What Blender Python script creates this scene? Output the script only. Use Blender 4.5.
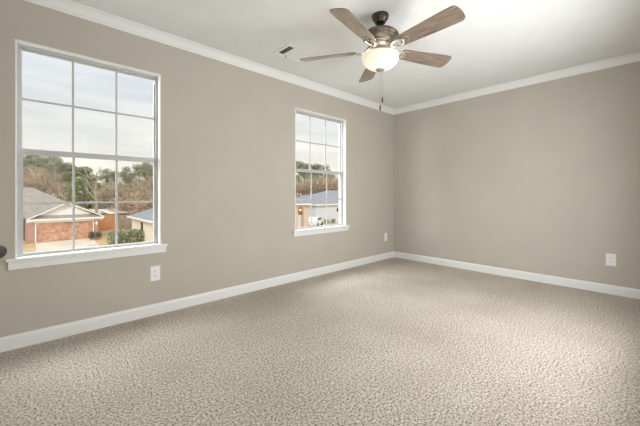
import bpy, math, random
from mathutils import Vector, Matrix

for o in list(bpy.data.objects):
    bpy.data.objects.remove(o)
SC = bpy.context.scene
COL = SC.collection
PI = math.pi

# ------------------------------------------------------------------ camera
EYE = 1.0364                     # eye height above the carpet
FPX, HY = 309.99, 194.65         # focal length and horizon row for the 640x426 frame
YAW = math.radians(46.913)
CU = (math.sin(YAW), math.cos(YAW))
CV = (-math.cos(YAW), math.sin(YAW))
cam_d = bpy.data.cameras.new('camera')
cam = bpy.data.objects.new('camera', cam_d)
COL.objects.link(cam)
cam_d.sensor_fit = 'HORIZONTAL'
cam_d.sensor_width = 36.0
cam_d.lens = FPX / 640 * 36.0
cam_d.shift_y = (HY - 213.0) / 640.0
cam_d.clip_start = 0.02
cam_d.clip_end = 600
cam.location = (0, 0, EYE)
cam.rotation_euler = (PI / 2, 0, -(PI / 2 - math.atan2(CV[1], CU[1])))
SC.camera = cam

# ------------------------------------------------------------------ sky
W = bpy.data.worlds.new('overcast_sky')
SC.world = W
W.use_nodes = True
nt = W.node_tree
nt.nodes.clear()
N = nt.nodes.new
out = N('ShaderNodeOutputWorld')
bg = N('ShaderNodeBackground')
tc = N('ShaderNodeTexCoord')
sep = N('ShaderNodeSeparateXYZ')
nt.links.new(tc.outputs['Generated'], sep.inputs[0])
ramp = N('ShaderNodeValToRGB')
cr = ramp.color_ramp
cr.elements[0].position = 0.0
cr.elements[0].color = (0.86, 0.82, 0.73, 1)
cr.elements[1].position = 0.16
cr.elements[1].color = (0.80, 0.79, 0.75, 1)
e = cr.elements.new(0.30); e.color = (0.69, 0.72, 0.76, 1)
e = cr.elements.new(1.0); e.color = (1.2, 1.23, 1.27, 1)
nt.links.new(sep.outputs['Z'], ramp.inputs[0])
mp = N('ShaderNodeMapping'); mp.inputs['Scale'].default_value = (1.6, 1.6, 11.0)
nt.links.new(tc.outputs['Generated'], mp.inputs[0])
nz = N('ShaderNodeTexNoise'); nz.inputs['Scale'].default_value = 1.7; nz.inputs['Detail'].default_value = 6
nt.links.new(mp.outputs[0], nz.inputs['Vector'])
cl = N('ShaderNodeValToRGB')
cl.color_ramp.elements[0].position = 0.36; cl.color_ramp.elements[0].color = (0.86, 0.87, 0.89, 1)
cl.color_ramp.elements[1].position = 0.66; cl.color_ramp.elements[1].color = (1.12, 1.10, 1.06, 1)
nt.links.new(nz.outputs[0], cl.inputs[0])
mx = N('ShaderNodeMix'); mx.data_type = 'RGBA'; mx.blend_type = 'MULTIPLY'; mx.inputs[0].default_value = 1.0
nt.links.new(ramp.outputs[0], mx.inputs[6]); nt.links.new(cl.outputs[0], mx.inputs[7])
nt.links.new(mx.outputs[2], bg.inputs['Color'])
bg.inputs['Strength'].default_value = 1.12
nt.links.new(bg.outputs[0], out.inputs[0])

# ------------------------------------------------------------------ large lights
def area(name, loc, target, sx, sy, power, col):
    d = bpy.data.lights.new(name, 'AREA')
    d.shape = 'RECTANGLE'; d.size = sx; d.size_y = sy; d.energy = power; d.color = col
    o = bpy.data.objects.new(name, d)
    o.location = loc
    o.rotation_euler = (Vector(target) - Vector(loc)).to_track_quat('-Z', 'Y').to_euler()
    COL.objects.link(o)
    return o
sun_d = bpy.data.lights.new('hazy_sun', 'SUN'); sun_d.energy = 1.7; sun_d.angle = math.radians(25); sun_d.color = (1.0, 0.93, 0.82)
sun = bpy.data.objects.new('hazy_sun', sun_d); COL.objects.link(sun)
sun.rotation_euler = Vector((0.5, 0.65, -0.57)).to_track_quat('-Z', 'Y').to_euler()
# added lamps above the two windows, boosting the daylight that falls in steeply
area('window_fill_lamp', (0.38, 4.3, 3.5), (0.42, 2.9, 1.35), 1.6, 1.6, 140, (0.95, 0.97, 1.0))
area('window_fill_lamp', (2.80, 4.3, 3.5), (2.78, 2.9, 1.35), 1.6, 1.6, 140, (0.95, 0.97, 1.0))
# added fill lamps in rear opening and doorway, one aimed up at the ceiling
area('rear_fill_lamp', (2.45, -0.05, 1.12), (2.4, 2.0, 1.05), 1.7, 1.3, 46, (0.98, 0.99, 1.0))
area('ceiling_fill_lamp', (1.55, 0.12, 1.12), (1.55, 0.1201, 2.44), 2.4, 0.2, 5, (1.0, 0.99, 0.97))
area('rear_fill_lamp', (0.31, -0.16, 1.05), (0.6, 2.0, 0.95), 0.76, 1.9, 9, (1.0, 0.99, 0.97))
# added lamp outside the left window, slanting low light onto the right wall
area('window_fill_lamp', (-2.9, 4.75, 2.0), (0.4, 2.93, 1.35), 1.8, 1.8, 230, (0.95, 0.97, 1.0))

SC.view_settings.view_transform = 'Standard'
SC.view_settings.look = 'None'
SC.view_settings.gamma = 1.0
SC.view_settings.use_curve_mapping = False
SC.view_settings.exposure = 0.16

# ------------------------------------------------------------------ helpers
def lin(c):
    c = c / 255.0
    return c / 12.92 if c <= 0.04045 else ((c + 0.055) / 1.055) ** 2.4
def rgb(r, g, b):
    return (lin(r), lin(g), lin(b), 1)

class MB:
    def __init__(s):
        s.v = []; s.f = []; s.m = Matrix.Identity(4); s.smooth = set()
    def add(s, vs, fs, smooth=False):
        b = len(s.v)
        s.v += [tuple(s.m @ Vector(p)) for p in vs]
        for f in fs:
            if smooth: s.smooth.add(len(s.f))
            s.f.append(tuple(b + i for i in f))
        return s
    def box(s, x0, x1, y0, y1, z0, z1):
        return s.add([(x0,y0,z0),(x1,y0,z0),(x1,y1,z0),(x0,y1,z0),(x0,y0,z1),(x1,y0,z1),(x1,y1,z1),(x0,y1,z1)],
              [(3,2,1,0),(4,5,6,7),(0,1,5,4),(1,2,6,5),(2,3,7,6),(3,0,4,7)])
    def prism(s, pts, y0, y1):
        # polygon in x,z extruded along y
        n = len(pts)
        vs = [(p[0], y0, p[1]) for p in pts] + [(p[0], y1, p[1]) for p in pts]
        fs = [tuple(range(n)), tuple(range(2*n-1, n-1, -1))]
        fs += [(i, n+i, n+(i+1) % n, (i+1) % n) for i in range(n)]
        return s.add(vs, fs)
    def slab(s, pts, z0, z1):
        n = len(pts)
        vs = [(p[0], p[1], z0) for p in pts] + [(p[0], p[1], z1) for p in pts]
        fs = [tuple(range(n-1, -1, -1)), tuple(range(n, 2*n))]
        fs += [(i, (i+1) % n, n+(i+1) % n, n+i) for i in range(n)]
        return s.add(vs, fs)
    def lathe(s, prof, n=32, c=(0,0,0), caps=True):
        vs = []; fs = []
        k = len(prof)
        for i in range(n):
            a = 2*PI*i/n
            for r, z in prof:
                vs.append((c[0]+r*math.cos(a), c[1]+r*math.sin(a), c[2]+z))
        for i in range(n):
            j = (i+1) % n
            for q in range(k-1):
                fs.append((i*k+q, j*k+q, j*k+q+1, i*k+q+1))
        s.add(vs, fs, True)
        if caps:
            b = len(s.v) - n*k
            s.f.append(tuple(b+i*k for i in range(n-1, -1, -1)))
            s.f.append(tuple(b+i*k+k-1 for i in range(n)))
        return s
    def tube(s, pts, rad, n=8, caps=True):
        pts = [Vector(p) for p in pts]
        if not hasattr(rad, '__len__'): rad = [rad]*len(pts)
        vs = []; fs = []
        for i, p in enumerate(pts):
            d = (pts[min(i+1, len(pts)-1)] - pts[max(i-1, 0)]).normalized()
            a = Vector((0,0,1)) if abs(d.z) < .9 else Vector((1,0,0))
            x = d.cross(a).normalized(); y = d.cross(x)
            for q in range(n):
                t = 2*PI*q/n
                vs.append(tuple(p + rad[i]*(math.cos(t)*x + math.sin(t)*y)))
        for i in range(len(pts)-1):
            for q in range(n):
                r = (q+1) % n
                fs.append((i*n+q, i*n+r, (i+1)*n+r, (i+1)*n+q))
        if caps:
            fs.append(tuple(range(n-1, -1, -1)))
            fs.append(tuple(len(pts)*n-n+q for q in range(n)))
        return s.add(vs, fs, n > 5)
    def sphere(s, c, r, sz=1.0, n=16, k=10):
        pr = [(max(r*math.cos(-PI/2+PI*i/k), 1e-4), r*sz*math.sin(-PI/2+PI*i/k)) for i in range(k+1)]
        return s.lathe(pr, n, c)
    def build(s, name, mat, parent=None, bevel=0.0, seg=2):
        me = bpy.data.meshes.new(name)
        me.from_pydata(s.v, [], s.f)
        if s.smooth:
            for i in s.smooth: me.polygons[i].use_smooth = True
        me.materials.append(mat)
        me.update()
        o = bpy.data.objects.new(name, me)
        COL.objects.link(o)
        if parent is not None: o.parent = parent
        if bevel:
            b = o.modifiers.new('bevel', 'BEVEL'); b.width = bevel; b.segments = seg; b.limit_method = 'ANGLE'
            b.angle_limit = math.radians(40)
        return o

def structure(o):
    o['kind'] = 'structure'
    return o
def tag(o, label, cat, group=None):
    o['label'] = label; o['category'] = cat
    if group: o['group'] = group
    return o
def empty(name, loc, rz=0.0):
    o = bpy.data.objects.new(name, None)
    o.empty_display_size = 0.1
    o.location = loc; o.rotation_euler = (0, 0, rz)
    COL.objects.link(o)
    return o
def copy_thing(root, name=None):
    r = root.copy(); COL.objects.link(r)
    for ch in list(root.children):
        c = ch.copy(); COL.objects.link(c); c.parent = r
        for g in list(ch.children):
            d = g.copy(); COL.objects.link(d); d.parent = c
    return r

# ------------------------------------------------------------------ materials
def mat(name, col, rough=0.6, col2=None, scale=8.0, stretch=(1,1,1), lo=0.35, hi=0.65, bump=0.0, bscale=60.0, metal=0.0, detail=4.0, spec=0.5):
    m = bpy.data.materials.new(name); m.use_nodes = True
    t = m.node_tree; b = t.nodes['Principled BSDF']
    b.inputs['Roughness'].default_value = rough; b.inputs['Metallic'].default_value = metal
    b.inputs['Base Color'].default_value = col
    b.inputs['Specular IOR Level'].default_value = spec
    c = t.nodes.new('ShaderNodeTexCoord')
    mp = t.nodes.new('ShaderNodeMapping'); mp.inputs['Scale'].default_value = stretch
    t.links.new(c.outputs['Object'], mp.inputs[0])
    if col2 is not None:
        n = t.nodes.new('ShaderNodeTexNoise'); n.inputs['Scale'].default_value = scale; n.inputs['Detail'].default_value = detail
        t.links.new(mp.outputs[0], n.inputs['Vector'])
        r = t.nodes.new('ShaderNodeValToRGB')
        r.color_ramp.elements[0].position = lo; r.color_ramp.elements[0].color = col
        r.color_ramp.elements[1].position = hi; r.color_ramp.elements[1].color = col2
        t.links.new(n.outputs[0], r.inputs[0]); t.links.new(r.outputs[0], b.inputs['Base Color'])
    if bump:
        n = t.nodes.new('ShaderNodeTexNoise'); n.inputs['Scale'].default_value = bscale; n.inputs['Detail'].default_value = 3
        t.links.new(mp.outputs[0], n.inputs['Vector'])
        u = t.nodes.new('ShaderNodeBump'); u.inputs['Strength'].default_value = bump; u.inputs['Distance'].default_value = 0.01
        t.links.new(n.outputs[0], u.inputs['Height']); t.links.new(u.outputs[0], b.inputs['Normal'])
    return m

def brick_mat(name, c1, c2, mortar, sc=1.0):
    m = bpy.data.materials.new(name); m.use_nodes = True
    t = m.node_tree; b = t.nodes['Principled BSDF']; b.inputs['Roughness'].default_value = 0.9
    c = t.nodes.new('ShaderNodeTexCoord')
    s = t.nodes.new('ShaderNodeSeparateXYZ'); t.links.new(c.outputs['Object'], s.inputs[0])
    a = t.nodes.new('ShaderNodeMath'); a.operation = 'ADD'
    t.links.new(s.outputs['X'], a.inputs[0]); t.links.new(s.outputs['Y'], a.inputs[1])
    k = t.nodes.new('ShaderNodeCombineXYZ'); t.links.new(a.outputs[0], k.inputs['X']); t.links.new(s.outputs['Z'], k.inputs['Y'])
    br = t.nodes.new('ShaderNodeTexBrick')
    br.inputs['Scale'].default_value = 1.0
    br.inputs['Brick Width'].default_value = 0.23*sc; br.inputs['Row Height'].default_value = 0.08*sc; br.inputs['Mortar Size'].default_value = 0.008*sc
    br.inputs['Color1'].default_value = c1; br.inputs['Color2'].default_value = c2; br.inputs['Mortar'].default_value = mortar
    t.links.new(k.outputs[0], br.inputs['Vector'])
    t.links.new(br.outputs['Color'], b.inputs['Base Color'])
    return m

def carpet_mat():
    m = bpy.data.materials.new('beige_carpet'); m.use_nodes = True
    t = m.node_tree; b = t.nodes['Principled BSDF']; b.inputs['Roughness'].default_value = 1.0
    b.inputs['Specular IOR Level'].default_value = 0.05
    c = t.nodes.new('ShaderNodeTexCoord')
    def noise(s, d, rough=0.6):
        n = t.nodes.new('ShaderNodeTexNoise'); n.inputs['Scale'].default_value = s; n.inputs['Detail'].default_value = d
        n.inputs['Roughness'].default_value = rough
        t.links.new(c.outputs['Object'], n.inputs['Vector']); return n
    n1 = noise(88, 4, 0.8)
    r = t.nodes.new('ShaderNodeValToRGB')
    r.color_ramp.elements[0].position = 0.38; r.color_ramp.elements[0].color = rgb(98, 86, 74)
    r.color_ramp.elements[1].position = 0.62; r.color_ramp.elements[1].color = rgb(242, 235, 224)
    e = r.color_ramp.elements.new(0.5); e.color = rgb(206, 196, 182)
    t.links.new(n1.outputs[0], r.inputs[0])
    n2 = noise(1.3, 3)
    r2 = t.nodes.new('ShaderNodeValToRGB')
    r2.color_ramp.elements[0].position = 0.35; r2.color_ramp.elements[0].color = (0.90, 0.89, 0.88, 1)
    r2.color_ramp.elements[1].position = 0.65; r2.color_ramp.elements[1].color = (1.06, 1.06, 1.06, 1)
    t.links.new(n2.outputs[0], r2.inputs[0])
    x = t.nodes.new('ShaderNodeMix'); x.data_type = 'RGBA'; x.blend_type = 'MULTIPLY'; x.inputs[0].default_value = 1.0
    t.links.new(r.outputs[0], x.inputs[6]); t.links.new(r2.outputs[0], x.inputs[7])
    t.links.new(x.outputs[2], b.inputs['Base Color'])
    u = t.nodes.new('ShaderNodeBump'); u.inputs['Strength'].default_value = 0.9; u.inputs['Distance'].default_value = 0.012
    t.links.new(n1.outputs[0], u.inputs['Height']); t.links.new(u.outputs[0], b.inputs['Normal'])
    return m

def glass_mat():
    m = bpy.data.materials.new('window_glass'); m.use_nodes = True
    t = m.node_tree; t.nodes.clear()
    o = t.nodes.new('ShaderNodeOutputMaterial'); x = t.nodes.new('ShaderNodeMixShader')
    a = t.nodes.new('ShaderNodeBsdfTransparent'); a.inputs[0].default_value = (0.97, 0.98, 0.975, 1)
    g = t.nodes.new('ShaderNodeBsdfGlossy'); g.inputs['Roughness'].default_value = 0.02
    x.inputs[0].default_value = 0.012
    t.links.new(a.outputs[0], x.inputs[1]); t.links.new(g.outputs[0], x.inputs[2]); t.links.new(x.outputs[0], o.inputs[0])
    return m

def bowl_mat():
    m = bpy.data.materials.new('frosted_glass'); m.use_nodes = True
    t = m.node_tree; t.nodes.clear()
    o = t.nodes.new('ShaderNodeOutputMaterial'); x = t.nodes.new('ShaderNodeMixShader'); x2 = t.nodes.new('ShaderNodeMixShader')
    a = t.nodes.new('ShaderNodeBsdfTranslucent'); a.inputs[0].default_value = (0.88, 0.86, 0.80, 1)
    d = t.nodes.new('ShaderNodeBsdfDiffuse'); d.inputs[0].default_value = (0.82, 0.80, 0.76, 1)
    g = t.nodes.new('ShaderNodeBsdfGlossy'); g.inputs['Roughness'].default_value = 0.25
    x.inputs[0].default_value = 0.5; x2.inputs[0].default_value = 0.05
    t.links.new(a.outputs[0], x.inputs[1]); t.links.new(d.outputs[0], x.inputs[2])
    t.links.new(x.outputs[0], x2.inputs[1]); t.links.new(g.outputs[0], x2.inputs[2]); t.links.new(x2.outputs[0], o.inputs[0])
    return m

M = {}
M['wall'] = mat('greige_wall_paint', rgb(189, 183, 172), 0.85, rgb(192, 186, 175), 3.0, bump=0.05, bscale=180, spec=0.2)
M['ceiling'] = mat('ceiling_paint', rgb(229, 231, 231), 0.95, rgb(226, 228, 228), 6.0, bump=0.25, bscale=90, spec=0.1)
M['trim'] = mat('white_trim_paint', rgb(234, 235, 234), 0.45)
M['alu'] = mat('grey_window_metal', rgb(188, 188, 187), 0.45, rgb(194, 194, 193), 20, spec=0.4)
M['glass'] = glass_mat()
M['carpet'] = carpet_mat()
M['plate'] = mat('white_plastic', rgb(239, 240, 239), 0.35)
M['slot'] = mat('dark_slot', rgb(40, 40, 40), 0.7)
M['black'] = mat('black_metal', rgb(12, 12, 13), 0.4, spec=0.2)
M['bronze'] = mat('dark_bronze', rgb(72, 64, 56), 0.35, rgb(86, 76, 66), 14, metal=0.7)
M['nickel'] = mat('brushed_nickel', rgb(186, 180, 170), 0.3, rgb(168, 162, 152), 30, (1, 1, 8), metal=0.75)
M['antique'] = mat('antique_nickel', rgb(118, 110, 99), 0.34, rgb(106, 98, 88), 30, (1, 1, 8), metal=0.75)
M['oak'] = mat('weathered_oak', rgb(90, 74, 62), 0.42, rgb(150, 130, 114), 5.0, (1.2, 14, 14), 0.3, 0.7, detail=8)
M['bowl'] = bowl_mat()
ob = M['oak'].node_tree.nodes['Principled BSDF']; ob.inputs['Coat Weight'].default_value = 1.0; ob.inputs['Coat Roughness'].default_value = 0.2; ob.inputs['Coat IOR'].default_value = 2.1
M['vent_dark'] = mat('vent_cavity', rgb(58, 57, 54), 0.9)
M['door'] = mat('white_door_paint', rgb(232, 231, 227), 0.5)

# ------------------------------------------------------------------ room shell
XL, XR, YB, YW, H = -0.41, 4.4244, -0.02, 2.9309, 2.44
TH = 0.15
WIN = [(-0.076, 0.835), (2.329, 3.242)]
WZ0, WZ1 = 0.600, 2.087

structure(MB().box(XL-TH, XR+TH, -1.7, YW+TH, -0.2, 0.0).build('floor', M['carpet']))
structure(MB().box(XL-TH, XR+TH, -1.7, YW+TH, H, H+0.15).build('ceiling', M['ceiling']))
m = MB()
xs = [XL-TH, WIN[0][0], WIN[0][1], WIN[1][0], WIN[1][1], XR+TH]
for i in (0, 2, 4): m.box(xs[i], xs[i+1], YW, YW+TH, 0, H)
for a, b in WIN:
    m.box(a, b, YW, YW+TH, 0, WZ0); m.box(a, b, YW, YW+TH, WZ1, H)
structure(m.build('wall_left', M['wall']))
structure(MB().box(XR, XR+TH, -1.7, YW, 0, H).build('wall_right', M['wall']))
structure(MB().box(XL-TH, XL, -1.7, YW, 0, H).build('wall_near', M['wall']))
DX0, DX1 = -0.10, 0.72            # doorway the photographer stands in
m = MB()
m.box(XL, DX0-0.02, YB-0.12, YB, 0, H); m.box(DX0-0.02, DX1, YB-0.12, YB, 2.06, H)
RW = (1.55, 3.35, 0.40, 1.85)        # unseen rear opening, added to let the fill lamp shine in
m.box(DX1, RW[0], YB-0.12, YB, 0, H); m.box(RW[1], XR, YB-0.12, YB, 0, H)
m.box(RW[0], RW[1], YB-0.12, YB, 0, RW[2]); m.box(RW[0], RW[1], YB-0.12, YB, RW[3], H)
structure(m.build('wall_rear', M['wall']))
structure(MB().box(XL-TH, XR+TH, -1.82, -1.7, 0, H).build('wall_hall', M['wall']))

# baseboards
def base_prof(h=0.095, t=0.015):
    return [(0, 0), (t, 0), (t, h*0.80), (t*0.75, h*0.90), (t*0.4, h*0.97), (0, h)]
def run_x(prof, x0, x1, y, sgn, z=0):
    # profile (offset from wall, height) swept along X; wall at y, room towards sgn
    n = len(prof)
    vs = [(x0, y+sgn*p[0], z+p[1]) for p in prof] + [(x1, y+sgn*p[0], z+p[1]) for p in prof]
    fs = [tuple(range(n)), tuple(range(2*n-1, n-1, -1))] + [(i, n+i, n+(i+1) % n, (i+1) % n) for i in range(n)]
    return MB().add(vs, fs)
def run_y(prof, y0, y1, x, sgn, z=0):
    n = len(prof)
    vs = [(x+sgn*p[0], y0, z+p[1]) for p in prof] + [(x+sgn*p[0], y1, z+p[1]) for p in prof]
    fs = [tuple(range(n)), tuple(range(2*n-1, n-1, -1))] + [(i, n+i, n+(i+1) % n, (i+1) % n) for i in range(n)]
    return MB().add(vs, fs)
bp = base_prof()
structure(run_x(bp, XL, XR, YW, -1).build('baseboard_left', M['trim']))
structure(run_y(bp, YB, YW, XR, -1).build('baseboard_right', M['trim']))
structure(run_y(bp, YB, YW, XL, 1).build('baseboard_near', M['trim']))
structure(run_x(bp, DX1+0.07, XR, YB, 1).build('baseboard_rear', M['trim']))
D = 0.064
cp = [(0, 0), (0, -D-0.012), (0.006, -D-0.012), (0.009, -D), (0.016, -D+0.004), (0.026, -D+0.020), (0.040, -0.024), (0.052, -0.013), (D-0.006, -0.009), (D, -0.007), (D, 0)]
cz = H
structure(run_x(cp, XL, XR, YW, -1, cz).build('trim_1', M['trim']))
structure(run_y(cp, YB, YW, XR, -1, cz).build('trim_2', M['trim']))
structure(run_y(cp, YB, YW, XL, 1, cz).build('trim_3', M['trim']))
structure(run_x(cp, XL, XR, YB, 1, cz).build('trim_4', M['trim']))
# door casing of the doorway
m = MB().box(DX1-0.01, DX1+0.06, YB, YB+0.006, 0, 2.05).box(DX0-0.08, DX1+0.06, YB, YB+0.006, 2.05, 2.12).box(DX0-0.08, DX0-0.025, YB, YB+0.006, 0, 2.05)
structure(m.build('trim_5', M['trim']))

# ------------------------------------------------------------------ windows
def make_window(idx, x0, x1):
    r = empty('window_%d' % idx, (x0, YW, WZ0)); structure(r)
    w = x1-x0; h = WZ1-WZ0
    J = 0.011
    m = MB()                                             # white jamb lining, flush with the wall
    m.box(0, J, -0.003, 0.047, 0.008, h); m.box(w-J, w, -0.003, 0.047, 0.008, h); m.box(J, w-J, -0.003, 0.047, h-J, h)
    m.build('jamb', M['trim'], r, 0.001, 1)
    fr = MB()                                            # metal outer frame
    a, b, y0, y1 = J, w-J, 0.045, 0.108
    t = 0.012
    fr.box(a, a+t, y0, y1, 0.0, h-J); fr.box(b-t, b, y0, y1, 0.0, h-J)
    fr.box(a+t, b-t, y0, y1, h-J-t, h-J); fr.box(a+t, b-t, y0, y1, 0.0, 0.012)
    # track lips
    fr.box(a+t, a+t+0.005, y0, y0+0.004, 0.012, h-J-t); fr.box(b-t-0.005, b-t, y0, y0+0.004, 0.012, h-J-t)
    fr.box(a+t, b-t, y0, y0+0.004, h-J-t-0.006, h-J-t)
    fr.build('window_frame', M['alu'], r, 0.0008, 1)
    zm0, zm1 = 1.316-WZ0, 1.358-WZ0
    def sash(name, ya, yb, z0, z1, st, top, bot, zh):
        xa, xb = a+t+0.0005, b-t-0.0005
        s = MB()
        s.box(xa, xa+st, ya, yb, z0, z1); s.box(xb-st, xb, ya, yb, z0, z1)
        s.box(xa+st, xb-st, ya, yb, z1-top, z1); s.box(xa+st, xb-st, ya, yb, z0, z0+bot)
        so = s.build(name, M['alu'], r, 0.001, 1)
        gx0, gx1 = xa+st, xb-st
        yc = (ya+yb)/2
        gr = MB(); q = 0.0075
        for k in (1, 2):
            gx = gx0+(gx1-gx0)*k/3
            gr.box(gx-q, gx+q, yc-0.006, yc+0.004, z0+bot, z1-top)
        for k in range(3):
            xs0 = gx0+(gx1-gx0)*k/3+(q if k else 0); xs1 = gx0+(gx1-gx0)*(k+1)/3-(q if k < 2 else 0)
            gr.box(xs0, xs1, yc-0.005, yc+0.003, zh-0.0075, zh+0.0075)
        gr.build('muntin', M['alu'], so, 0.001, 1)
        MB().box(gx0-0.002, gx1+0.002, yc+0.0045, yc+0.0075, z0+bot-0.002, z1-top+0.002).build('pane', M['glass'], so)
        return so
    up = sash('upper_sash', 0.081, 0.104, zm0+0.006, h-J-t, 0.011, 0.012, 0.030, 1.710-WZ0)
    lo = sash('lower_sash', 0.051, 0.077, 0.012, zm1, 0.018, 0.040, 0.016, 0.975-WZ0)
    # latch blocks near the top of the tracks
    bl = MB(); bl.box(b-t-0.014, b-t, 0.050, 0.06, h-J-0.075, h-J-0.035); bl.box(a+t, a+t+0.014, 0.050, 0.06, h-J-0.075, h-J-0.035)
    bl.build('stop_block', M['trim'], r, 0.001, 1)
    # stool with horns, apron below
    s = MB().box(-0.042, w+0.050, -0.030, 0.0, -0.012, 0.008)
    s.box(0.0, w, 0.0, 0.048, 0.0, 0.008)
    s.build('sill', M['trim'], r, 0.004)
    p = MB().box(-0.032, w+0.042, -0.014, 0.0, -0.068, -0.012)
    p.box(-0.032, w+0.042, -0.018, 0.0, -0.030, -0.012)
    p.build('apron', M['trim'], r, 0.003)
    return r
for i, (a, b) in enumerate(WIN): make_window(i+1, a, b)
# ------------------------------------------------------------------ open door beside the camera, its lever shows at the left edge
r = empty('door_1', (-0.112, 0.0, 0.006)); structure(r)
m = MB().box(-0.0175, 0.0175, 0.0, 0.80, 0, 2.03)
m.build('door_leaf', M['door'], r, 0.002)
m = MB()
for z0, z1 in ((0.2, 0.85), (1.05, 1.85)):
    for y0, y1 in ((0.12, 0.36), (0.44, 0.68)):
        m.box(0.0175, 0.0195, y0, y1, z0, z0+0.02); m.box(0.0175, 0.0195, y0, y1, z1-0.02, z1)
        m.box(0.0175, 0.0195, y0, y0+0.02, z0+0.02, z1-0.02); m.box(0.0175, 0.0195, y1-0.02, y1, z0+0.02, z1-0.02)
m.build('panel_moulding', M['door'], r)
m = MB(); m.m = Matrix.Translation((0.0175, 0.735, 0.937)) @ Matrix.Rotation(PI/2, 4, 'Y')
m.lathe([(0.032, 0), (0.032, 0.006), (0.028, 0.010), (0.012, 0.012), (0.0095, 0.018), (0.0095, 0.045)], 24)
m.m = Matrix.Translation((0, 0, 0))
X0 = 0.0175
m.tube([(X0+0.045, 0.735, 0.937), (X0+0.052, 0.7345, 0.937), (X0+0.057, 0.731, 0.937), (X0+0.0565, 0.722, 0.937), (X0+0.049, 0.69, 0.937), (X0+0.040, 0.62, 0.937)],
       [0.0098, 0.0102, 0.0104, 0.0104, 0.010, 0.009], 16)
m.build('door_handle', M['black'], r)

# ------------------------------------------------------------------ outlets
def make_outlet(w, h):
    r = empty('wall_outlet', (0, 0, 0))
    # local: plate in x,z plane, facing -y
    MB().box(-w/2, w/2, -0.006, 0.0, -h/2, h/2).build('cover_plate', M['plate'], r, 0.003)
    for s in (-1, 1):
        m = MB(); zc = s*0.0195
        pts = []
        for k in range(16):
            a = 2*PI*k/16
            pts.append((0.0165*math.cos(a), zc+max(-0.0125, min(0.0125, 0.0165*math.sin(a)))))
        m.prism(pts, -0.0075, -0.006)
        f = m.build('receptacle', M['plate'], r)
        MB().box(-0.0075, -0.0050, -0.0082, -0.0075, zc-0.002, zc+0.007).box(0.0050, 0.0075, -0.0082, -0.0075, zc-0.001, zc+0.006).box(-0.002, 0.002, -0.0082, -0.0075, zc-0.009, zc-0.005).build('slot', M['slot'], f)
    m = MB(); m.m = Matrix.Rotation(PI/2, 4, 'X')
    m.lathe([(0.003, 0.006), (0.003, 0.0075), (0.001, 0.008)], 10)
    m.build('screw', M['plate'], r)
    return r
o1 = make_outlet(0.079, 0.127)
o1.location = (0.790, YW, 0.357)
tag(o1, 'white duplex outlet on the window wall beneath the left window', 'outlet', 'wall outlets')
o2 = copy_thing(o1); o2.location = (4.190, YW, 0.353)
tag(o2, 'white duplex outlet on the window wall close to the far corner', 'outlet', 'wall outlets')
o3 = copy_thing(o1); o3.location = (XR, 0.288, 0.358); o3.rotation_euler = (0, 0, -PI/2)
tag(o3, 'white duplex outlet on the right wall, at right picture edge', 'outlet', 'wall outlets')

# ------------------------------------------------------------------ ceiling vent
VX0, VX1, VY0, VY1 = 1.752, 2.062, 2.298, 2.545
r = empty('ceiling_vent', ((VX0+VX1)/2, (VY0+VY1)/2, H))
tag(r, 'white rectangular air vent on the ceiling beside the fan blades', 'vent')
w, h = (VX1-VX0)/2, (VY1-VY0)/2
m = MB()
fl = 0.032
zt, zb = 0.0, -0.007
m.box(-w, -w+fl, -h, h, zb, zt); m.box(w-fl, w, -h, h, zb, zt)
m.box(-w+fl, w-fl, -h, -h+fl, zb, zt); m.box(-w+fl, w-fl, h-fl, h, zb, zt)
xd = -w+fl+0.058
m.box(xd, xd+0.014, -h+fl, h-fl, zb, zt)
m.build('frame', M['trim'], r, 0.003)
MB().box(-w+fl, w-fl, -h+fl, h-fl, -0.0012, -0.0002).build('duct_opening', M['vent_dark'], r)
# bank one: slats tipped away from the window wall leave dark gaps
for k in range(7):
    y = -h+fl+0.013+k*(2*h-2*fl-0.026)/6
    m = MB(); m.m = Matrix.Translation((0, y, -0.004)) @ Matrix.Rotation(math.radians(28), 4, 'X')
    m.box(-w+fl, xd, -0.005, 0.005, -0.0006, 0.0006); m.build('slat', M['trim'], r)
for k in range(9):
    x = xd+0.014+0.009+k*(w-fl-xd-0.014-0.018)/8
    m = MB(); m.m = Matrix.Translation((x, 0, -0.0045)) @ Matrix.Rotation(math.radians(14), 4, 'Y')
    m.box(-0.0105, 0.0105, -h+fl, h-fl, -0.0006, 0.0006); m.build('slat', M['trim'], r)
MB().box(-0.032, -0.022, h-0.034, h-0.022, zb-0.006, zb).build('damper_lever', M['bronze'], r)
for y in (h-0.016, -h+0.016):
    MB().lathe([(0.004, zb-0.0015), (0.004, zb)], 10, (0, y, 0)).build('screw', M['nickel'], r)

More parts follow.
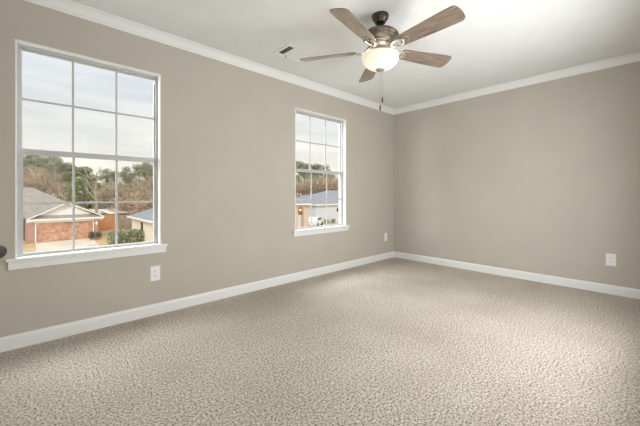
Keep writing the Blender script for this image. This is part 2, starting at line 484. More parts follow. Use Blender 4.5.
# ------------------------------------------------------------------ ceiling fan
FX, FY = 2.006, 1.453
fan = empty('ceiling_fan', (FX, FY, H))
tag(fan, 'five-blade ceiling fan with grey oak blades and lit frosted bowl light', 'ceiling fan')
def Z(z): return z-H
m = MB().lathe([(0.066, Z(2.44)), (0.067, Z(2.432)), (0.064, Z(2.426)), (0.060, Z(2.41)), (0.050, Z(2.398)), (0.043, Z(2.393)), (0.043, Z(2.383)), (0.034, Z(2.379))], 40)
m.build('canopy', M['bronze'], fan)
m = MB().sphere((0, 0, Z(2.366)), 0.026, 0.9, 20, 10)
m.lathe([(0.011, Z(2.345)), (0.011, Z(2.30))], 16); m.lathe([(0.024, Z(2.352)), (0.026, Z(2.34)), (0.02, Z(2.33))], 20)
m.build('downrod', M['black'], fan)
m = MB().lathe([(0.026, Z(2.326)), (0.080, Z(2.318)), (0.120, Z(2.302)), (0.140, Z(2.283)), (0.143, Z(2.275)), (0.139, Z(2.268)),
                (0.126, Z(2.264)), (0.128, Z(2.257)), (0.121, Z(2.249)), (0.106, Z(2.239)), (0.094, Z(2.228)), (0.089, Z(2.220)), (0.080, Z(2.215))], 48)
m.build('motor_housing', M['antique'], fan)
m = MB().lathe([(0.070, Z(2.216)), (0.070, Z(2.206)), (0.058, Z(2.198)), (0.052, Z(2.185)), (0.052, Z(2.168)), (0.062, Z(2.160)), (0.066, Z(2.152)), (0.066, Z(2.144)), (0.05, Z(2.138))], 40)
m.build('switch_housing', M['nickel'], fan)

BZ = Z(2.165)
def blade_outline():
    pts = []
    up = [(0.185, 0.040), (0.195, 0.050), (0.25, 0.0545), (0.35, 0.060), (0.45, 0.065), (0.55, 0.0690), (0.600, 0.0695)]
    up.append((0.622, 0.0695))
    for k in range(1, 7):
        a = PI/2*k/6
        up.append((0.622+0.034*math.sin(a), 0.0695-0.034*(1-math.cos(a))))
    up.append((0.6605, 0.016))
    return up + [(x, -y) for x, y in reversed(up)]
PITCH = math.radians(15.5)
def place_blade(k):
    a = math.radians(192.68+72*k)
    R = Matrix.Rotation(a, 4, 'Z')
    Pm = Matrix.Translation((0, 0, BZ)) @ R @ Matrix.Rotation(-PITCH, 4, 'X')
    o = MB().slab(blade_outline(), 0.000, 0.0065).build('blade', M['oak'], fan, 0.002)
    o.matrix_local = Pm @ Matrix.Diagonal((1.0, 1.06, 1.0, 1.0))
    ir = MB()
    # arm from the hub, splitting into an open loop under the blade root
    ir.m = R
    ir.tube([(0.055, 0, Z(2.205)), (0.085, 0, Z(2.200)), (0.108, 0, Z(2.182)), (0.125, 0, BZ-0.004)], [0.012, 0.012, 0.010, 0.009], 10)
    ir.m = R @ Matrix.Translation((0, 0, BZ)) @ Matrix.Rotation(-PITCH, 4, 'X') @ Matrix.Translation((0, 0, -BZ))
    loop = []
    for q in range(21):
        t = 2*PI*q/20
        loop.append((0.170-0.050*math.cos(t), 0.034*math.sin(t)*(1+0.25*(-math.cos(t))), BZ-0.007))
    ir.tube(loop, 0.0065, 8, False)
    tip = [(0.200, -0.030), (0.215, -0.040), (0.245, -0.036), (0.262, -0.018), (0.268, 0.0), (0.262, 0.018), (0.245, 0.036), (0.215, 0.040), (0.200, 0.030), (0.208, 0.0)]
    ir.slab(tip, BZ-0.005, BZ-0.0002)
    io = ir.build('blade_bracket', M['nickel'], fan)
    for (x, y) in ((0.225, -0.024), (0.225, 0.024), (0.252, 0.0)):
        sc = MB(); sc.m = ir.m
        sc.lathe([(0.0045, BZ-0.0075), (0.0045, BZ-0.005)], 10, (x, y, 0))
        sc.build('screw', M['bronze'], io)
for k in range(5): place_blade(k)
# bowl: an open frosted glass dish with wall thickness
prof = []
RB = 0.141
for k in range(13):
    t = k/12*PI/2
    prof.append((RB*math.cos(t)**0.94 if k < 12 else 0.012, -0.100*math.sin(t)))
inner = [(max(x-0.005, 0.012), z+0.0045) for x, z in prof]
pp = [(RB-0.003, 0.012)] + [(RB, 0.008)] + prof
pi_ = [(RB-0.007, 0.012), (RB-0.0055, 0.006)] + inner
full = pi_[::-1] + pp
m = MB().lathe([(x, z+Z(2.113)) for x, z in full], 48, caps=False)
m.build('bowl_shade', M['bowl'], fan)
m = MB().lathe([(0.003, Z(2.025)), (0.034, Z(2.022)), (0.036, Z(2.016)), (0.030, Z(2.007)), (0.012, Z(2.003)), (0.008, Z(1.998)), (0.002, Z(1.995))], 24)
m.build('finial', M['nickel'], fan)
m = MB().lathe([(0.004, Z(2.140)), (0.004, Z(2.031))], 10)
for dx, dy in ((-0.008, -0.058), (0.022, 0.055)):
    m.lathe([(0.013, 0.0), (0.016, -0.01), (0.016, -0.03)], 12, (dx, dy, Z(2.150)))
m.build('lamp_socket', M['nickel'], fan)
def bulb(dx, dy, e):
    d = bpy.data.lights.new('bowl_bulb', 'POINT'); d.energy = e; d.shadow_soft_size = 0.022; d.color = (1.0, 0.93, 0.83)
    o = bpy.data.objects.new('bowl_bulb', d); COL.objects.link(o); o.parent = fan; o.location = (dx, dy, Z(2.098))
BULB = 2.0
bulb(-0.008, -0.058, BULB); bulb(0.022, 0.055, BULB)
# pull chains
def chain(right, fwd, z1):
    dx = right*CU[0]+fwd*CU[1]; dy = right*CV[0]+fwd*CV[1]
    m = MB(); z = 2.032
    m.tube([(dx, dy, Z(2.032)), (dx, dy, Z(z1+0.045))], 0.0011, 6)
    while z > z1+0.05:
        m.sphere((dx, dy, Z(z)), 0.0019, 1.0, 6, 4); z -= 0.006
    o = m.build('pull_chain', M['nickel'], fan)
    MB().lathe([(0.002, 0.047), (0.0045, 0.040), (0.006, 0.020), (0.0052, 0.004), (0.002, 0.0)], 12, (dx, dy, Z(z1))).build('chain_knob', M['bronze'], o)
chain(0.006, 0.034, 1.705)
chain(0.024, 0.034, 1.767)

# ================================================================== outside
G = EYE-5.1                      # level of the street lots below
random.seed(7)
M['shingle'] = mat('grey_shingles', rgb(140, 132, 126), 0.95, rgb(170, 162, 154), 2.2, (1, 1, 6), bump=0.2, bscale=12)
M['blueshingle'] = mat('blue_grey_shingles', rgb(134, 138, 146), 0.95, rgb(156, 159, 166), 2.2, (1, 1, 6), bump=0.2, bscale=12)
M['brick'] = brick_mat('red_brick', rgb(166, 116, 106), rgb(196, 146, 134), rgb(190, 175, 162))
M['palebrick'] = brick_mat('tan_brick', rgb(204, 176, 156), rgb(222, 198, 180), rgb(215, 205, 195))
M['siding'] = mat('white_siding', rgb(246, 245, 240), 0.8, rgb(238, 237, 232), 1.0, (0.2, 0.2, 30))
M['cream'] = mat('cream_siding', rgb(242, 234, 220), 0.8, rgb(234, 226, 212), 1.0, (0.2, 0.2, 30))
M['bluewhite'] = mat('bluish_white_siding', rgb(214, 218, 226), 0.8, rgb(206, 210, 218), 1.0, (0.2, 0.2, 30))
M['fascia'] = mat('white_fascia', rgb(245, 244, 240), 0.7)
M['garage'] = mat('wood_tone_door', rgb(176, 126, 98), 0.7, rgb(220, 176, 148), 3.0, (1, 1, 1.5), 0.35, 0.65)
M['groove'] = mat('panel_groove', rgb(112, 72, 50), 0.8)
M['darkwin'] = mat('dark_window', rgb(62, 66, 70), 0.25)
M['concrete'] = mat('driveway_concrete', rgb(206, 192, 172), 0.95, rgb(222, 210, 192), 0.5)
M['asphalt'] = mat('asphalt', rgb(120, 118, 116), 0.95, rgb(136, 134, 130), 0.8)
M['lawn'] = mat('dormant_lawn', rgb(186, 158, 112), 1.0, rgb(206, 180, 136), 0.9, bump=0.3, bscale=6)
M['cedar'] = mat('cedar_fence', rgb(196, 134, 92), 0.9, rgb(220, 164, 120), 3.0, (6, 6, 0.4))
M['greyfence'] = mat('weathered_fence', rgb(138, 126, 116), 0.9, rgb(166, 154, 142), 3.0, (6, 6, 0.4))
M['bark'] = mat('grey_brown_bark', rgb(120, 106, 92), 0.95, rgb(150, 136, 120), 2.0)
M['deadbark'] = mat('pale_dead_bark', rgb(176, 164, 148), 0.95, rgb(150, 138, 124), 2.0)
M['twig'] = mat('brown_twigs', rgb(180, 160, 138), 0.95, rgb(208, 190, 166), 0.6)
M['twig2'] = mat('grey_twigs', rgb(166, 154, 136), 0.95, rgb(194, 182, 164), 0.6)
M['pine'] = mat('pine_needles', rgb(112, 128, 76), 0.9, rgb(152, 162, 106), 0.7)
M['olive'] = mat('olive_leaves', rgb(134, 138, 112), 0.9, rgb(172, 174, 148), 0.7)
M['hedge'] = mat('hedge_leaves', rgb(130, 138, 108), 0.85, rgb(174, 178, 148), 1.5)
M['shrub'] = mat('shrub_leaves', rgb(70, 72, 58), 0.9, rgb(104, 102, 84), 2.0)
M['amber'] = bpy.data.materials.new('amber_lamp'); M['amber'].use_nodes = True
b_ = M['amber'].node_tree.nodes['Principled BSDF']; b_.inputs['Base Color'].default_value = (1, .7, .4, 1)
b_.inputs['Emission Color'].default_value = (1, .55, .2, 1); b_.inputs['Emission Strength'].default_value = 1.6
M['lampglow'] = bpy.data.materials.new('porch_lamp_glow'); M['lampglow'].use_nodes = True
b_ = M['lampglow'].node_tree.nodes['Principled BSDF']; b_.inputs['Base Color'].default_value = (1, .95, .85, 1)
b_.inputs['Emission Color'].default_value = (1, .92, .8, 1); b_.inputs['Emission Strength'].default_value = 1.0
M['carwhite'] = mat('white_car_paint', rgb(232, 232, 230), 0.3)
M['tyre'] = mat('tyre_rubber', rgb(40, 40, 42), 0.9)

structure(MB().slab([(-60, 12), (140, 12), (140, 200), (-60, 200)], G-0.3, G).build('ground', M['lawn']))
structure(MB().slab([(-60, 16), (140, 16), (140, 24), (-60, 24)], G, G+0.03).build('street', M['asphalt']))

# ---- house with the wood-toned garage door
A0 = (0.482, 44.324); ANG = math.atan2(0.0711, 0.9975)

h1 = empty('brick_house', (A0[0], A0[1], G), ANG)
tag(h1, 'brick house across the street with white gable over a brown garage door', 'house')
# local frame: x along the front, y into the lot, z up
MB().box(-0.69, -0.10, 0, 0.35, 0, 2.35).box(4.99, 5.45, 0, 0.35, 0, 2.35).box(-0.69, -0.45, 0.35, 6, 0, 2.35).box(5.2, 5.45, 0.35, 11, 0, 2.35).box(-10, -0.69, 3.2, 3.5, 0, 2.35).box(-10, 5.2, 10.8, 11, 0, 2.35).box(-10, -9.8, 3.5, 10.8, 0, 2.35).build('brick_wall', M['brick'], h1)
dr = MB().box(0.0, 4.92, 0.14, 0.20, 0.0, 2.06).build('garage_door', M['garage'], h1)
gm = MB()
for k in range(4):
    for j in range(8):
        x = 0.06+j*0.607; z = 0.05+k*0.51
        gm.box(x, x+0.56, 0.125, 0.14, z, z+0.43)
gm.build('door_panel', M['garage'], dr)
MB().box(-0.10, 0.0, -0.02, 0.2, 0, 2.14).box(4.92, 4.99, -0.02, 0.2, 0, 2.14).box(0, 4.92, -0.02, 0.2, 2.06, 2.14).build('garage_door_frame', M['fascia'], h1)
MB().box(-0.75, 5.9, -0.05, 0.0, 2.14, 2.42).box(-0.75, 5.9, -0.42, -0.36, 2.34, 2.50).box(-0.75, 5.9, -0.36, -0.05, 2.36, 2.40).build('fascia_board', M['fascia'], h1)
MB().add([(-0.6, -0.42, 2.50), (5.75, -0.42, 2.50), (5.2, -0.02, 2.86), (-0.05, -0.02, 2.86), (-0.6, 0.02, 2.48), (5.75, 0.02, 2.48)],
         [(0, 1, 2, 3), (1, 5, 2), (4, 0, 3), (4, 5, 1, 0), (5, 4, 3, 2)]).build('pent_roof', M['shingle'], h1)
AP = (2.50, 4.30)
MB().prism([(-0.55, 2.42), (5.65, 2.42), (AP[0], 4.22)], 0.0, 0.15).build('gable_siding', M['siding'], h1)
rk = MB()
for x0 in (-0.80, 5.95):
    rk.prism([(x0, 2.44), (AP[0], AP[1]-0.16), (AP[0], AP[1]+0.05), (x0, 2.62)] if x0 < 0 else [(AP[0], AP[1]-0.16), (x0, 2.44), (x0, 2.62), (AP[0], AP[1]+0.05)], -0.44, -0.38)
rk.build('rake_board', M['fascia'], h1)
v = MB(); v.m = Matrix.Translation((2.5, -0.04, 3.42)) @ Matrix.Rotation(PI/2, 4, 'X')
v.lathe([(0.24, -0.03), (0.24, 0.02), (0.19, 0.02), (0.19, 0.0), (0.01, 0.0)], 20)
v.build('gable_vent', M['fascia'], h1)
# garage gable roof running back into the main roof
rf = MB()
for sx in (-1, 1):
    xe = -0.80 if sx < 0 else 5.95
    rf.add([(xe, -0.44, 2.62), (AP[0], -0.44, AP[1]+0.05), (AP[0], 7, AP[1]+0.05), (xe, 7, 2.62),
            (xe, -0.44, 2.56), (AP[0], -0.44, AP[1]-0.02), (AP[0], 7, AP[1]-0.02), (xe, 7, 2.56)],
           [(0, 1, 2, 3), (7, 6, 5, 4), (0, 4, 5, 1), (0, 3, 7, 4), (3, 2, 6, 7), (1, 5, 6, 2)])
rf.build('garage_roof', M['shingle'], h1)
ex0, ex1, ey0, ey1, eh, rh = -11.0, 6.1, 2.6, 12.2, 2.45, 5.95
MB().add([(ex0, ey0, eh), (ex1, ey0, eh), (ex1, ey1, eh), (ex0, ey1, eh), (-7.0, 7.0, rh), (0.25, 7.0, rh)],
         [(0, 1, 5, 4), (1, 2, 5), (2, 3, 4, 5), (3, 0, 4), (3, 2, 1, 0)]).build('main_roof', M['shingle'], h1)
MB().box(-1.7, -0.72, 3.14, 3.2, 0, 2.2).build('front_door', M['darkwin'], h1)  # plain dark panel set into the recess left of the garage
pl = MB().box(5.20, 5.30, -0.10, 0.0, 1.62, 1.92).build('porch_lamp', M['lampglow'], h1)
MB().box(5.18, 5.32, -0.12, 0.0, 1.92, 1.96).build('lamp_cap', M['fascia'], pl)
MB().box(5.18, 5.32, -0.12, 0.0, 1.58, 1.62).build('lamp_base', M['fascia'], pl)

structure(MB().slab([(0.2, 24), (4.5, 24), (5.3, 44.5), (0.45, 44.2)], G, G+0.05).build('driveway', M['concrete']))

# ---- foliage helpers
def leaf_cloud(mb, blobs, n, size, rnd):
    for i in range(n):
        c, r, sz = blobs[rnd.randrange(len(blobs))]
        while True:
            p = Vector((rnd.uniform(-1, 1), rnd.uniform(-1, 1), rnd.uniform(-1, 1)))
            if 0.25 < p.length < 1: break
        p = Vector((c[0]+p.x*r, c[1]+p.y*r, c[2]+p.z*r*sz))
        a = Vector((rnd.gauss(0, 1), rnd.gauss(0, 1), rnd.gauss(0, 1))).normalized()
        b = a.cross(Vector((rnd.gauss(0, 1), rnd.gauss(0, 1), rnd.gauss(0, 1)))).normalized()
        s = size*rnd.uniform(0.6, 1.3)
        mb.add([p-a*s, p+b*s*.5, p+a*s, p-b*s*.5], [(0, 1, 2, 3)])
def bush_mesh(name, w, d, h, n, size, material, parent, rnd):
    blobs = []
    k = max(3, int(w/0.5))
    for i in range(k):
        for j in range(2):
            blobs.append(((-w/2+w*(i+.5)/k+rnd.uniform(-.1, .1), (j-.5)*d*.4, h*.5+rnd.uniform(-.06, .06)*h), max(d*.36, w/k*.7), h*.5/max(d*.36, w/k*.7)))
    mb = MB()
    leaf_cloud(mb, blobs, n, size, rnd)
    return mb.build(name, material, parent)
def bush(x, y, w, d, h, n, size, material, label, cat='shrub', rz=0.0, name='shrub', group=None, seed=1):
    rnd = random.Random(seed)
    r = empty(name, (x, y, G), rz)
    tag(r, label, cat, group)
    bush_mesh('foliage', w, d, h, n, size, M[material], r, rnd)
    for i in range(max(2, int(w/0.7))):
        x0 = -w/2+w*(i+.5)/max(2, int(w/0.7))
        MB().tube([(x0, 0, 0), (x0+.05, .03, h*.3), (x0-.04, .08, h*.6)], [0.04, 0.03, 0.012], 5).build('stem', M['bark'], r)
    return r

def branch(mb, tw, p, d, L, r, depth, rnd, spread, ends):
    q = p + d*L*0.5 + Vector((rnd.gauss(0, .04), rnd.gauss(0, .04), 0.0))*L
    e = p + d*L
    mb.tube([p, q, e], [r, r*.85, r*.68], 5 if depth > 1 else 4, False)
    if depth == 0:
        ends.append((e, d, L)); return
    for i in range(rnd.choice((2, 3, 3))):
        nd = (d + spread*Vector((rnd.gauss(0, 1), rnd.gauss(0, 1), rnd.gauss(0.12, .6)))).normalized()
        branch(mb, tw, p + d*L*rnd.uniform(.55, 1.0) if i else e, nd, L*rnd.uniform(.58, .82), r*.62, depth-1, rnd, spread, ends)

def tree_proto(kind, seed):
    """returns (trunk mesh, crown mesh or None) built at unit size: 12 m tall"""
    rnd = random.Random(seed)
    mb = MB(); ends = []
    if kind == 'bare':
        mb.tube([(0, 0, 0), (.1, 0, 1.5), (.05, .1, 3.2)], [.22, .17, .15], 7)
        for i in range(4):
            a = 2*PI*i/4+rnd.uniform(-.4, .4)
            branch(mb, None, Vector((.06, .08, 2.4+.3*i)), Vector((.55*math.cos(a), .55*math.sin(a), 1)).normalized(), 3.2*rnd.uniform(.8, 1.1), .10, 3, rnd, .42, ends)
        tw = MB()
        for e, d, L in ends:
            for k in range(9):
                nd = (d+.55*Vector((rnd.gauss(0, 1), rnd.gauss(0, 1), rnd.gauss(0.1, .8)))).normalized()
                l = rnd.uniform(.6, 1.5); p = e - d*L*rnd.uniform(0, .9); w = rnd.uniform(.015, .028)
                s = nd.cross(Vector((rnd.gauss(0, 1), rnd.gauss(0, 1), rnd.gauss(0, 1)))).normalized()*w
                s2 = nd.cross(s).normalized()*w
                t = p+nd*l
                tw.add([p+s, p-s*.5+s2*.87, p-s*.5-s2*.87, t], [(0, 1, 3), (1, 2, 3), (2, 0, 3)])
        return mb, tw
    if kind == 'snag':
        mb.tube([(0, 0, 0), (.12, 0, 3), (-.05, .05, 6), (.05, 0, 8.5)], [.26, .22, .18, .13], 7)
        for i in range(8):
            a = rnd.uniform(0, 2*PI)
            branch(mb, None, Vector((.0, .02, 4.2+.6*i)), Vector((.8*math.cos(a), .8*math.sin(a), .9)).normalized(), 2.0*rnd.uniform(.7, 1.2)*(1-.05*i), .11, 2, rnd, .5, ends)
        return mb, None
    if kind == 'pine':
        mb.tube([(0, 0, 0), (.05, 0, 5), (0, 0, 11.4)], [.24, .17, .04], 7)
        blobs = []
        for i in range(26):
            z = rnd.uniform(2.5, 11.6); R = 3.0*(1-(z/12.4)**2.2)+.25; a = rnd.uniform(0, 2*PI); q = R*rnd.uniform(.35, .9)
            c = (q*math.cos(a), q*math.sin(a), z)
            blobs.append((c, rnd.uniform(.7, 1.25), .6)); mb.tube([(0, 0, z-.4), c], [.05, .02], 4)
        lf = MB(); leaf_cloud(lf, blobs, 8000, .17, rnd)
        return mb, lf
    # broad evergreen: bare stem below, rounded clumps on top
    mb.tube([(0, 0, 0), (.15, 0, 4), (.05, .1, 8)], [.26, .2, .13], 7)
    blobs = []
    for i in range(24):
        a = rnd.uniform(0, 2*PI); z = rnd.uniform(4.5, 11.3); q = rnd.uniform(.3, 2.9)*math.sqrt(max(.15, 1-((z-7.6)/4.2)**2))
        c = (q*math.cos(a), q*math.sin(a), z)
        blobs.append((c, rnd.uniform(.8, 1.35), .65)); mb.tube([(.1, .05, max(3, z-1.8)), c], [.08, .03], 4)
    lf = MB(); leaf_cloud(lf, blobs, 5000, .125, rnd)
    return mb, lf
PROTO = {}
for kind, seeds, bark, leaf in (('bare', (1, 2, 3), 'bark', 'twig'), ('bare2', (4, 5), 'bark', 'twig2'), ('snag', (11,), 'deadbark', None), ('pine', (21, 22), 'bark', 'pine'), ('broad', (31, 32), 'bark', 'olive')):
    PROTO[kind] = []
    for sd in seeds:
        tm, lm = tree_proto('bare' if kind == 'bare2' else kind, sd)
        a = bpy.data.meshes.new('trunk'); a.from_pydata(tm.v, [], tm.f); a.materials.append(M[bark])
        b = None
        if lm is not None:
            b = bpy.data.meshes.new('crown'); b.from_pydata(lm.v, [], lm.f); b.materials.append(M[leaf])
        PROTO[kind].append((a, b))
NAMES = {'bare': 'bare_tree', 'bare2': 'bare_tree', 'snag': 'bare_tree', 'pine': 'pine_tree', 'broad': 'evergreen_tree'}
def tree(px, depth, top, kind, label, group=None, wide=1.0, seed=0):
    """a tree standing `depth` metres out, `top` = picture row its crown reaches in the photo"""
    rnd = random.Random(seed*7+int(px*3))
    s = (px-320)/FPX*depth
    x = s*CU[0]+depth*CU[1]; y = s*CV[0]+depth*CV[1]
    hgt = EYE-G+(HY-top)/FPX*depth
    r = empty(NAMES[kind], (x, y, G), rnd.uniform(0, 6.28))
    k = hgt/(12.0 if kind != 'snag' else 11.5)
    r.scale = (k*wide, k*wide, k)
    tag(r, label, 'tree', group)
    a, b = PROTO[kind][seed % len(PROTO[kind])]
    o = bpy.data.objects.new('trunk', a); COL.objects.link(o); o.parent = r
    if b is not None:
        o = bpy.data.objects.new('crown', b); COL.objects.link(o); o.parent = r

BG1 = 'bare winter trees behind the brick house'
LB1 = 'bare brown winter tree in the woods behind the garage roof, seen through the left window'
i = 0
for px, dep, top, kd in [(18, 70, 158, 'bare'), (26, 66, 164, 'bare2'), (34, 68, 160, 'bare'), (42, 64, 166, 'bare'), (50, 67, 163, 'bare2'), (57, 63, 164, 'bare'), (63, 70, 166, 'bare'), (70, 66, 172, 'bare2'),
                         (22, 84, 157, 'bare'), (38, 86, 158, 'bare2'), (54, 85, 160, 'bare'), (66, 88, 163, 'bare2')]:
    tree(px, dep, top, kd, LB1, BG1, 1.0, i); i += 1
LB2 = 'bare brown winter tree in the woods above the hedge, seen through the left window'
BG2 = 'bare winter trees above the hedge'
for px, dep, top, kd in [(101, 66, 184, 'bare'), (108, 62, 180, 'bare2'), (116, 64, 178, 'bare'), (124, 60, 178, 'bare'), (131, 62, 173, 'bare2'), (138, 64, 172, 'bare'), (146, 60, 174, 'bare'), (153, 63, 168, 'bare2'),
                         (112, 84, 178, 'bare'), (122, 86, 174, 'bare2'), (134, 85, 170, 'bare'), (148, 84, 168, 'bare'), (94, 80, 184, 'bare'), (86, 84, 178, 'bare2'), (160, 66, 168, 'bare')]:
    tree(px, dep, top, kd, LB2, BG2, 1.0, i); i += 1
LE1 = 'olive evergreen tree with rounded crown among bare trees above the brick house roof'
for px, dep, top in [(24, 76, 152), (36, 78, 152), (47, 74, 154), (56, 80, 157), (66, 78, 161)]:
    tree(px, dep, top, 'broad', LE1, 'evergreens behind the brick house', 1.0, i); i += 1
LE2 = 'olive evergreen tree with rounded crown among bare trees right of the dead tree'
for px, dep, top in [(107, 76, 168), (114, 72, 170), (127, 74, 166), (139, 76, 163), (147, 72, 161), (156, 76, 163)]:
    tree(px, dep, top, 'broad', LE2, 'evergreens right of the dead tree', 0.85, i); i += 1
tree(75, 62, 163, 'pine', 'tall green pine just right of the left window mullion', None, 1.05, 0)
tree(84, 58, 166, 'pine', 'green pine leaning beside the pale dead trunk', None, 1.1, 1)
tree(91, 64, 176, 'pine', 'shorter green pine left of the dead tree', None, 1.1, 0)
tree(96, 54, 160, 'snag', 'leafless dead tree with crooked limbs against the sky', None, 1.0, 0)
# through the second window
LB3 = 'bare brown winter tree in the woods behind the houses, seen through the second window'
for px, dep, top, kd in [(296, 84, 174, 'bare'), (301, 80, 172, 'bare2'), (306, 86, 174, 'bare'), (311, 82, 172, 'bare'), (316, 84, 174, 'bare2'), (321, 80, 173, 'bare'), (326, 85, 172, 'bare'), (331, 82, 173, 'bare2'), (336, 84, 172, 'bare'), (341, 82, 172, 'bare'),
                         (298, 98, 172, 'bare'), (308, 99, 171, 'bare2'), (318, 98, 172, 'bare'), (328, 100, 171, 'bare'), (338, 98, 172, 'bare2')]:
    tree(px, dep, top, kd, LB3, 'bare winter trees beyond the second window', 1.15, i); i += 1
LE3 = 'dark evergreen tree rising over the bare woods in the second window'
for px, dep, top in [(299, 105, 160), (304, 108, 163), (311, 104, 162), (316, 108, 165), (322, 105, 163), (329, 108, 169)]:
    tree(px, dep, top, 'broad', LE3, 'evergreens beyond the second window', 0.9, i); i += 1

# ---- fences, hedge and shrubs between the houses
def fence(pts, h, material, label, rails=True):
    r = empty('wooden_fence', (pts[0][0], pts[0][1], G), math.atan2(pts[1][1]-pts[0][1], pts[1][0]-pts[0][0]))
    tag(r, label, 'fence')
    L = math.hypot(pts[1][0]-pts[0][0], pts[1][1]-pts[0][1])
    m = MB(); n = int(L/0.15)
    for k in range(n):
        x = L*k/n
        m.slab([(x, -0.01), (x+L/n-0.008, -0.01), (x+L/n-0.008, 0.01), (x, 0.01)], 0.03, h+0.02*math.sin(k*2.1))
    m.build('boards', M[material], r)
    MB().box(0, L, 0.01, 0.05, 0.3, 0.39).box(0, L, 0.01, 0.05, h-0.35, h-0.26).build('rail', M[material], r)
    x = 0.0
    while x <= L:
        MB().box(x, x+0.09, 0.05, 0.14, 0, h-0.1).build('post', M[material], r); x += 2.4
fence([(5.95, 52.6), (9.2, 53.9)], 2.2, 'cedar', 'orange brown cedar fence beside the brick garage')
fence([(9.4, 53.9), (14.0, 51.5)], 2.1, 'greyfence', 'weathered grey brown board fence behind the hedge')
bush(7.6, 36.9, 3.5, 1.5, 1.55, 5200, 0.085, 'hedge', 'wide grey green hedge in front of the white side house', 'hedge', -0.38, 'hedge', None, 3)
bush(9.2, 35.6, 0.9, 0.9, 1.3, 500, 0.07, 'twig', 'brownish shrub at the right end of the hedge', seed=4)
bush(5.28, 42.9, 1.05, 0.8, 1.0, 900, 0.06, 'shrub', 'dark rounded shrub in front of the garage right corner', seed=5)
bush(-1.0, 43.5, 0.8, 0.7, 0.9, 500, 0.06, 'shrub', 'small dark shrub by the brick garage left corner', seed=6)
bush(10.6, 50.0, 3.4, 1.2, 2.0, 1500, 0.09, 'twig2', 'grey twiggy bush before the weathered board fence', seed=8)
# thicket under the woods
for k, (px, dep) in enumerate([(60, 62), (72, 60), (84, 60), (97, 62), (106, 59), (115, 60), (124, 58), (133, 60), (142, 58), (151, 60)]):
    s = (px-320)/FPX*dep
    bush(s*CU[0]+dep*CU[1], s*CV[0]+dep*CV[1], 5.0, 2.5, 6.0+0.8*math.sin(k*1.7), 1500, 0.16, ('twig', 'twig2')[k % 2], 'brown brush thicket at the foot of the woods behind the fences', 'thicket', 0.5, 'thicket', 'thickets behind the fences', 20+k)
for k, (px, dep) in enumerate([(296, 74), (304, 76), (312, 75), (320, 77), (328, 76), (336, 78)]):
    s = (px-320)/FPX*dep
    bush(s*CU[0]+dep*CU[1], s*CV[0]+dep*CV[1], 5.0, 2.5, 5.0+0.5*math.sin(k*1.7), 1500, 0.16, ('twig', 'twig2')[k % 2], 'brown brush thicket behind the rooftops in the second window', 'thicket', -0.8, 'thicket', 'thickets behind the rooftops', 40+k)

def window_part(parent, x0, x1, y, z0, z1, face='y'):
    if face == 'y':
        f = MB().box(x0-.07, x1+.07, y-.04, y, z0-.07, z1+.07).build('window', M['fascia'], parent)
        MB().box(x0, x1, y-.05, y-.04, z0, z1).build('pane', M['darkwin'], f)
    else:
        f = MB().box(y-.04, y, x0-.07, x1+.07, z0-.07, z1+.07).build('window', M['fascia'], parent)
        MB().box(y-.05, y-.04, x0, x1, z0, z1).build('pane', M['darkwin'], f)
def hip_house(name, label, x0, x1, y0, y1, eh, rh, inset, wall, roof, wins=(), axis='x', oh=0.4):
    r = empty(name, (x0, y0, G)); tag(r, label, 'house')
    w, d = x1-x0, y1-y0
    MB().box(0, w, 0, d, 0, eh).build('siding_wall', M[wall], r)
    a, b, c, e = -oh, w+oh, -oh, d+oh
    if axis == 'x': r0, r1 = (inset, d/2, rh), (w-inset, d/2, rh); fs = [(0, 1, 5, 4), (1, 2, 5), (2, 3, 4, 5), (3, 0, 4), (3, 2, 1, 0)]
    else: r0, r1 = (w/2, inset, rh), (w/2, d-inset, rh); fs = [(0, 1, 4), (1, 2, 5, 4), (2, 3, 5), (3, 0, 4, 5), (3, 2, 1, 0)]
    MB().add([(a, c, eh), (b, c, eh), (b, e, eh), (a, e, eh), r0, r1], fs).build('roof', M[roof], r)
    m = MB(); m.box(a, b, c-.03, c, eh-.14, eh+.05).box(a-.03, a, c, e, eh-.14, eh+.05)
    m.build('fascia_board', M['fascia'], r)
    for wn in wins: window_part(r, *wn)
    return r
hip_house('white_house', 'cream white house with blue grey roof behind the hedge', 8.66, 20.0, 28.0, 41.3, 2.6, 5.1, 4.5, 'cream', 'blueshingle', [(8.2, 9.1, 0.0, 1.0, 2.2, 'x')], 'y')
# long low roofs far behind the fences
for (px, lab, wd) in ((110, 'low white outbuilding roof left of the right mullion', 3.0), (123, 'low white outbuilding roof right of the right mullion', 4.6)):
    s = (px-320)/FPX*57
    r = empty('outbuilding', (s*CU[0]+57*CU[1], s*CV[0]+57*CV[1], G), 0.4); tag(r, lab, 'outbuilding')
    MB().box(-wd/2, wd/2, 0, 3, 0, 1.75).build('siding_wall', M['greyfence'], r)
    MB().add([(-wd/2-.3, -.3, 1.7), (wd/2+.3, -.3, 1.7), (wd/2+.3, 3.3, 2.3), (-wd/2-.3, 3.3, 2.3), (-wd/2-.3, -.3, 1.85), (wd/2+.3, -.3, 1.85), (wd/2+.3, 3.3, 2.45), (-wd/2-.3, 3.3, 2.45)],
             [(3, 2, 1, 0), (4, 5, 6, 7), (0, 1, 5, 4), (1, 2, 6, 5), (2, 3, 7, 6), (3, 0, 4, 7)]).build('roof', M['fascia'], r)
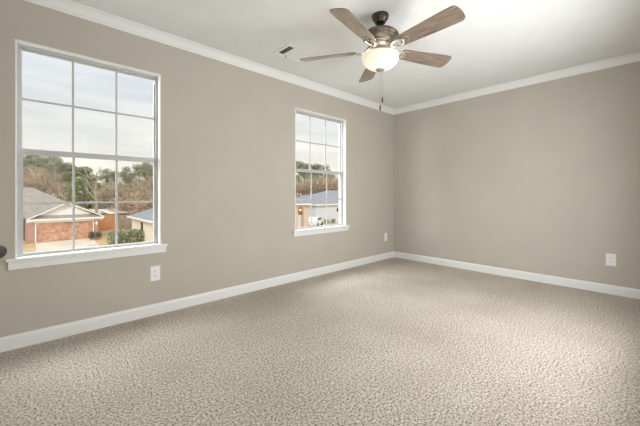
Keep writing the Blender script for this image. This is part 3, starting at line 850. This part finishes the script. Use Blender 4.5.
# second window: white walled house, brick arched porch, parked car
h3 = hip_house('white_house', 'white walled house with grey roof in the second window', 36.4, 60.0, 40.0, 52.0, 3.35, 6.0, 9.0, 'bluewhite', 'blueshingle',
          [(5.2, 5.9, 0.0, 1.9, 2.6, 'y'), (6.4, 7.2, 0.0, 1.9, 2.6, 'y')], 'x')
r = empty('brick_porch', (28.4, 35.4, G)); tag(r, 'tan brick house front with lit arched entry in the second window', 'house')
m = MB(); n = 12
W_, Hh, ax, aw, ah = 2.3, 3.7, 0.85, 0.55, 2.7
m.box(-6, ax-aw, 0, 0.4, 0, Hh); m.box(ax+aw, W_, 0, 0.4, 0, Hh)
arc = [(ax+aw*math.cos(PI-PI*k/n), ah+aw*math.sin(PI-PI*k/n)) for k in range(n+1)]
m.prism([(ax-aw, Hh)] + [(ax-aw, ah)] + arc[1:-1] + [(ax+aw, ah), (ax+aw, Hh)], 0, 0.4)
m.box(-6, -5.6, 0.4, 6, 0, Hh); m.box(W_-.4, W_, 0.4, 6, 0, Hh)
m.build('brick_wall', M['palebrick'], r)
MB().box(-6, W_-.4, .80, 1.0, 0, Hh).build('entry_wall', M['greyfence'], r)
fd = MB().box(ax-.02, ax+.82, .75, .80, 0, 2.05).build('front_door', M['fascia'], r)
MB().box(ax+.06, ax+.10, .70, .75, .95, 1.05).build('door_knob', M['black'], fd)
MB().sphere((ax+.30, .50, 2.80), 0.17, 1.1, 14, 8).build('entry_lantern', M['amber'], r)
MB().add([(-6.4, -.4, Hh), (W_+.4, -.4, Hh), (W_+.4, 6.4, Hh), (-6.4, 6.4, Hh), (-4, 3, Hh+.75), (W_-2.5, 3, Hh+.75)],
         [(0, 1, 5, 4), (1, 2, 5), (2, 3, 4, 5), (3, 0, 4), (3, 2, 1, 0)]).build('roof', M['shingle'], r)
MB().box(W_, W_+0.02, 0.05, 0.35, 0, 0.01).box(-6.4, W_+.4, -.43, -.4, Hh-.12, Hh+.06).build('fascia_board', M['fascia'], r)

structure(MB().slab([(31.5, 24), (36.5, 24), (36.5, 40), (31.5, 40)], G, G+0.05).build('driveway', M['concrete']))
car = empty('parked_car', (33.3, 36.8, G+0.05), 0.55); tag(car, 'white car parked between the brick arch and the white house', 'car')
body = [(-2.1, .35), (2.1, .35), (2.15, .75), (1.95, .92), (1.1, 1.0), (.45, 1.48), (-1.1, 1.5), (-1.85, 1.02), (-2.15, .9)]
MB().prism(body, -.85, .85).build('body', M['carwhite'], car, 0.06)
MB().prism([(1.0, 1.03), (.45, 1.42), (-1.05, 1.44), (-1.65, 1.05)], -.87, .87).build('side_window', M['darkwin'], car)
MB().add([(1.12, -.7, 1.02), (1.12, .7, 1.02), (.5, .6, 1.47), (.5, -.6, 1.47)], [(0, 1, 2, 3)]).build('windscreen', M['darkwin'], car)
for sx in (-1.3, 1.3):
    for sy in (-.80, .80):
        w_ = MB(); w_.m = Matrix.Translation((sx, sy, .33)) @ Matrix.Rotation(PI/2, 4, 'X'); w_.lathe([(.2, -.1), (.33, -.1), (.33, .1), (.2, .1)], 18)
        w_.build('wheel', M['tyre'], car)
for k, x in enumerate((37.0, 38.3, 39.9)):
    bush(x, 39.2, .9, .7, .8, 260, .07, 'shrub', ('dark low shrub at the left end of the white wall', 'dark low shrub, middle of three along the white wall', 'dark low shrub, right of three along the white wall')[k], seed=60+k)
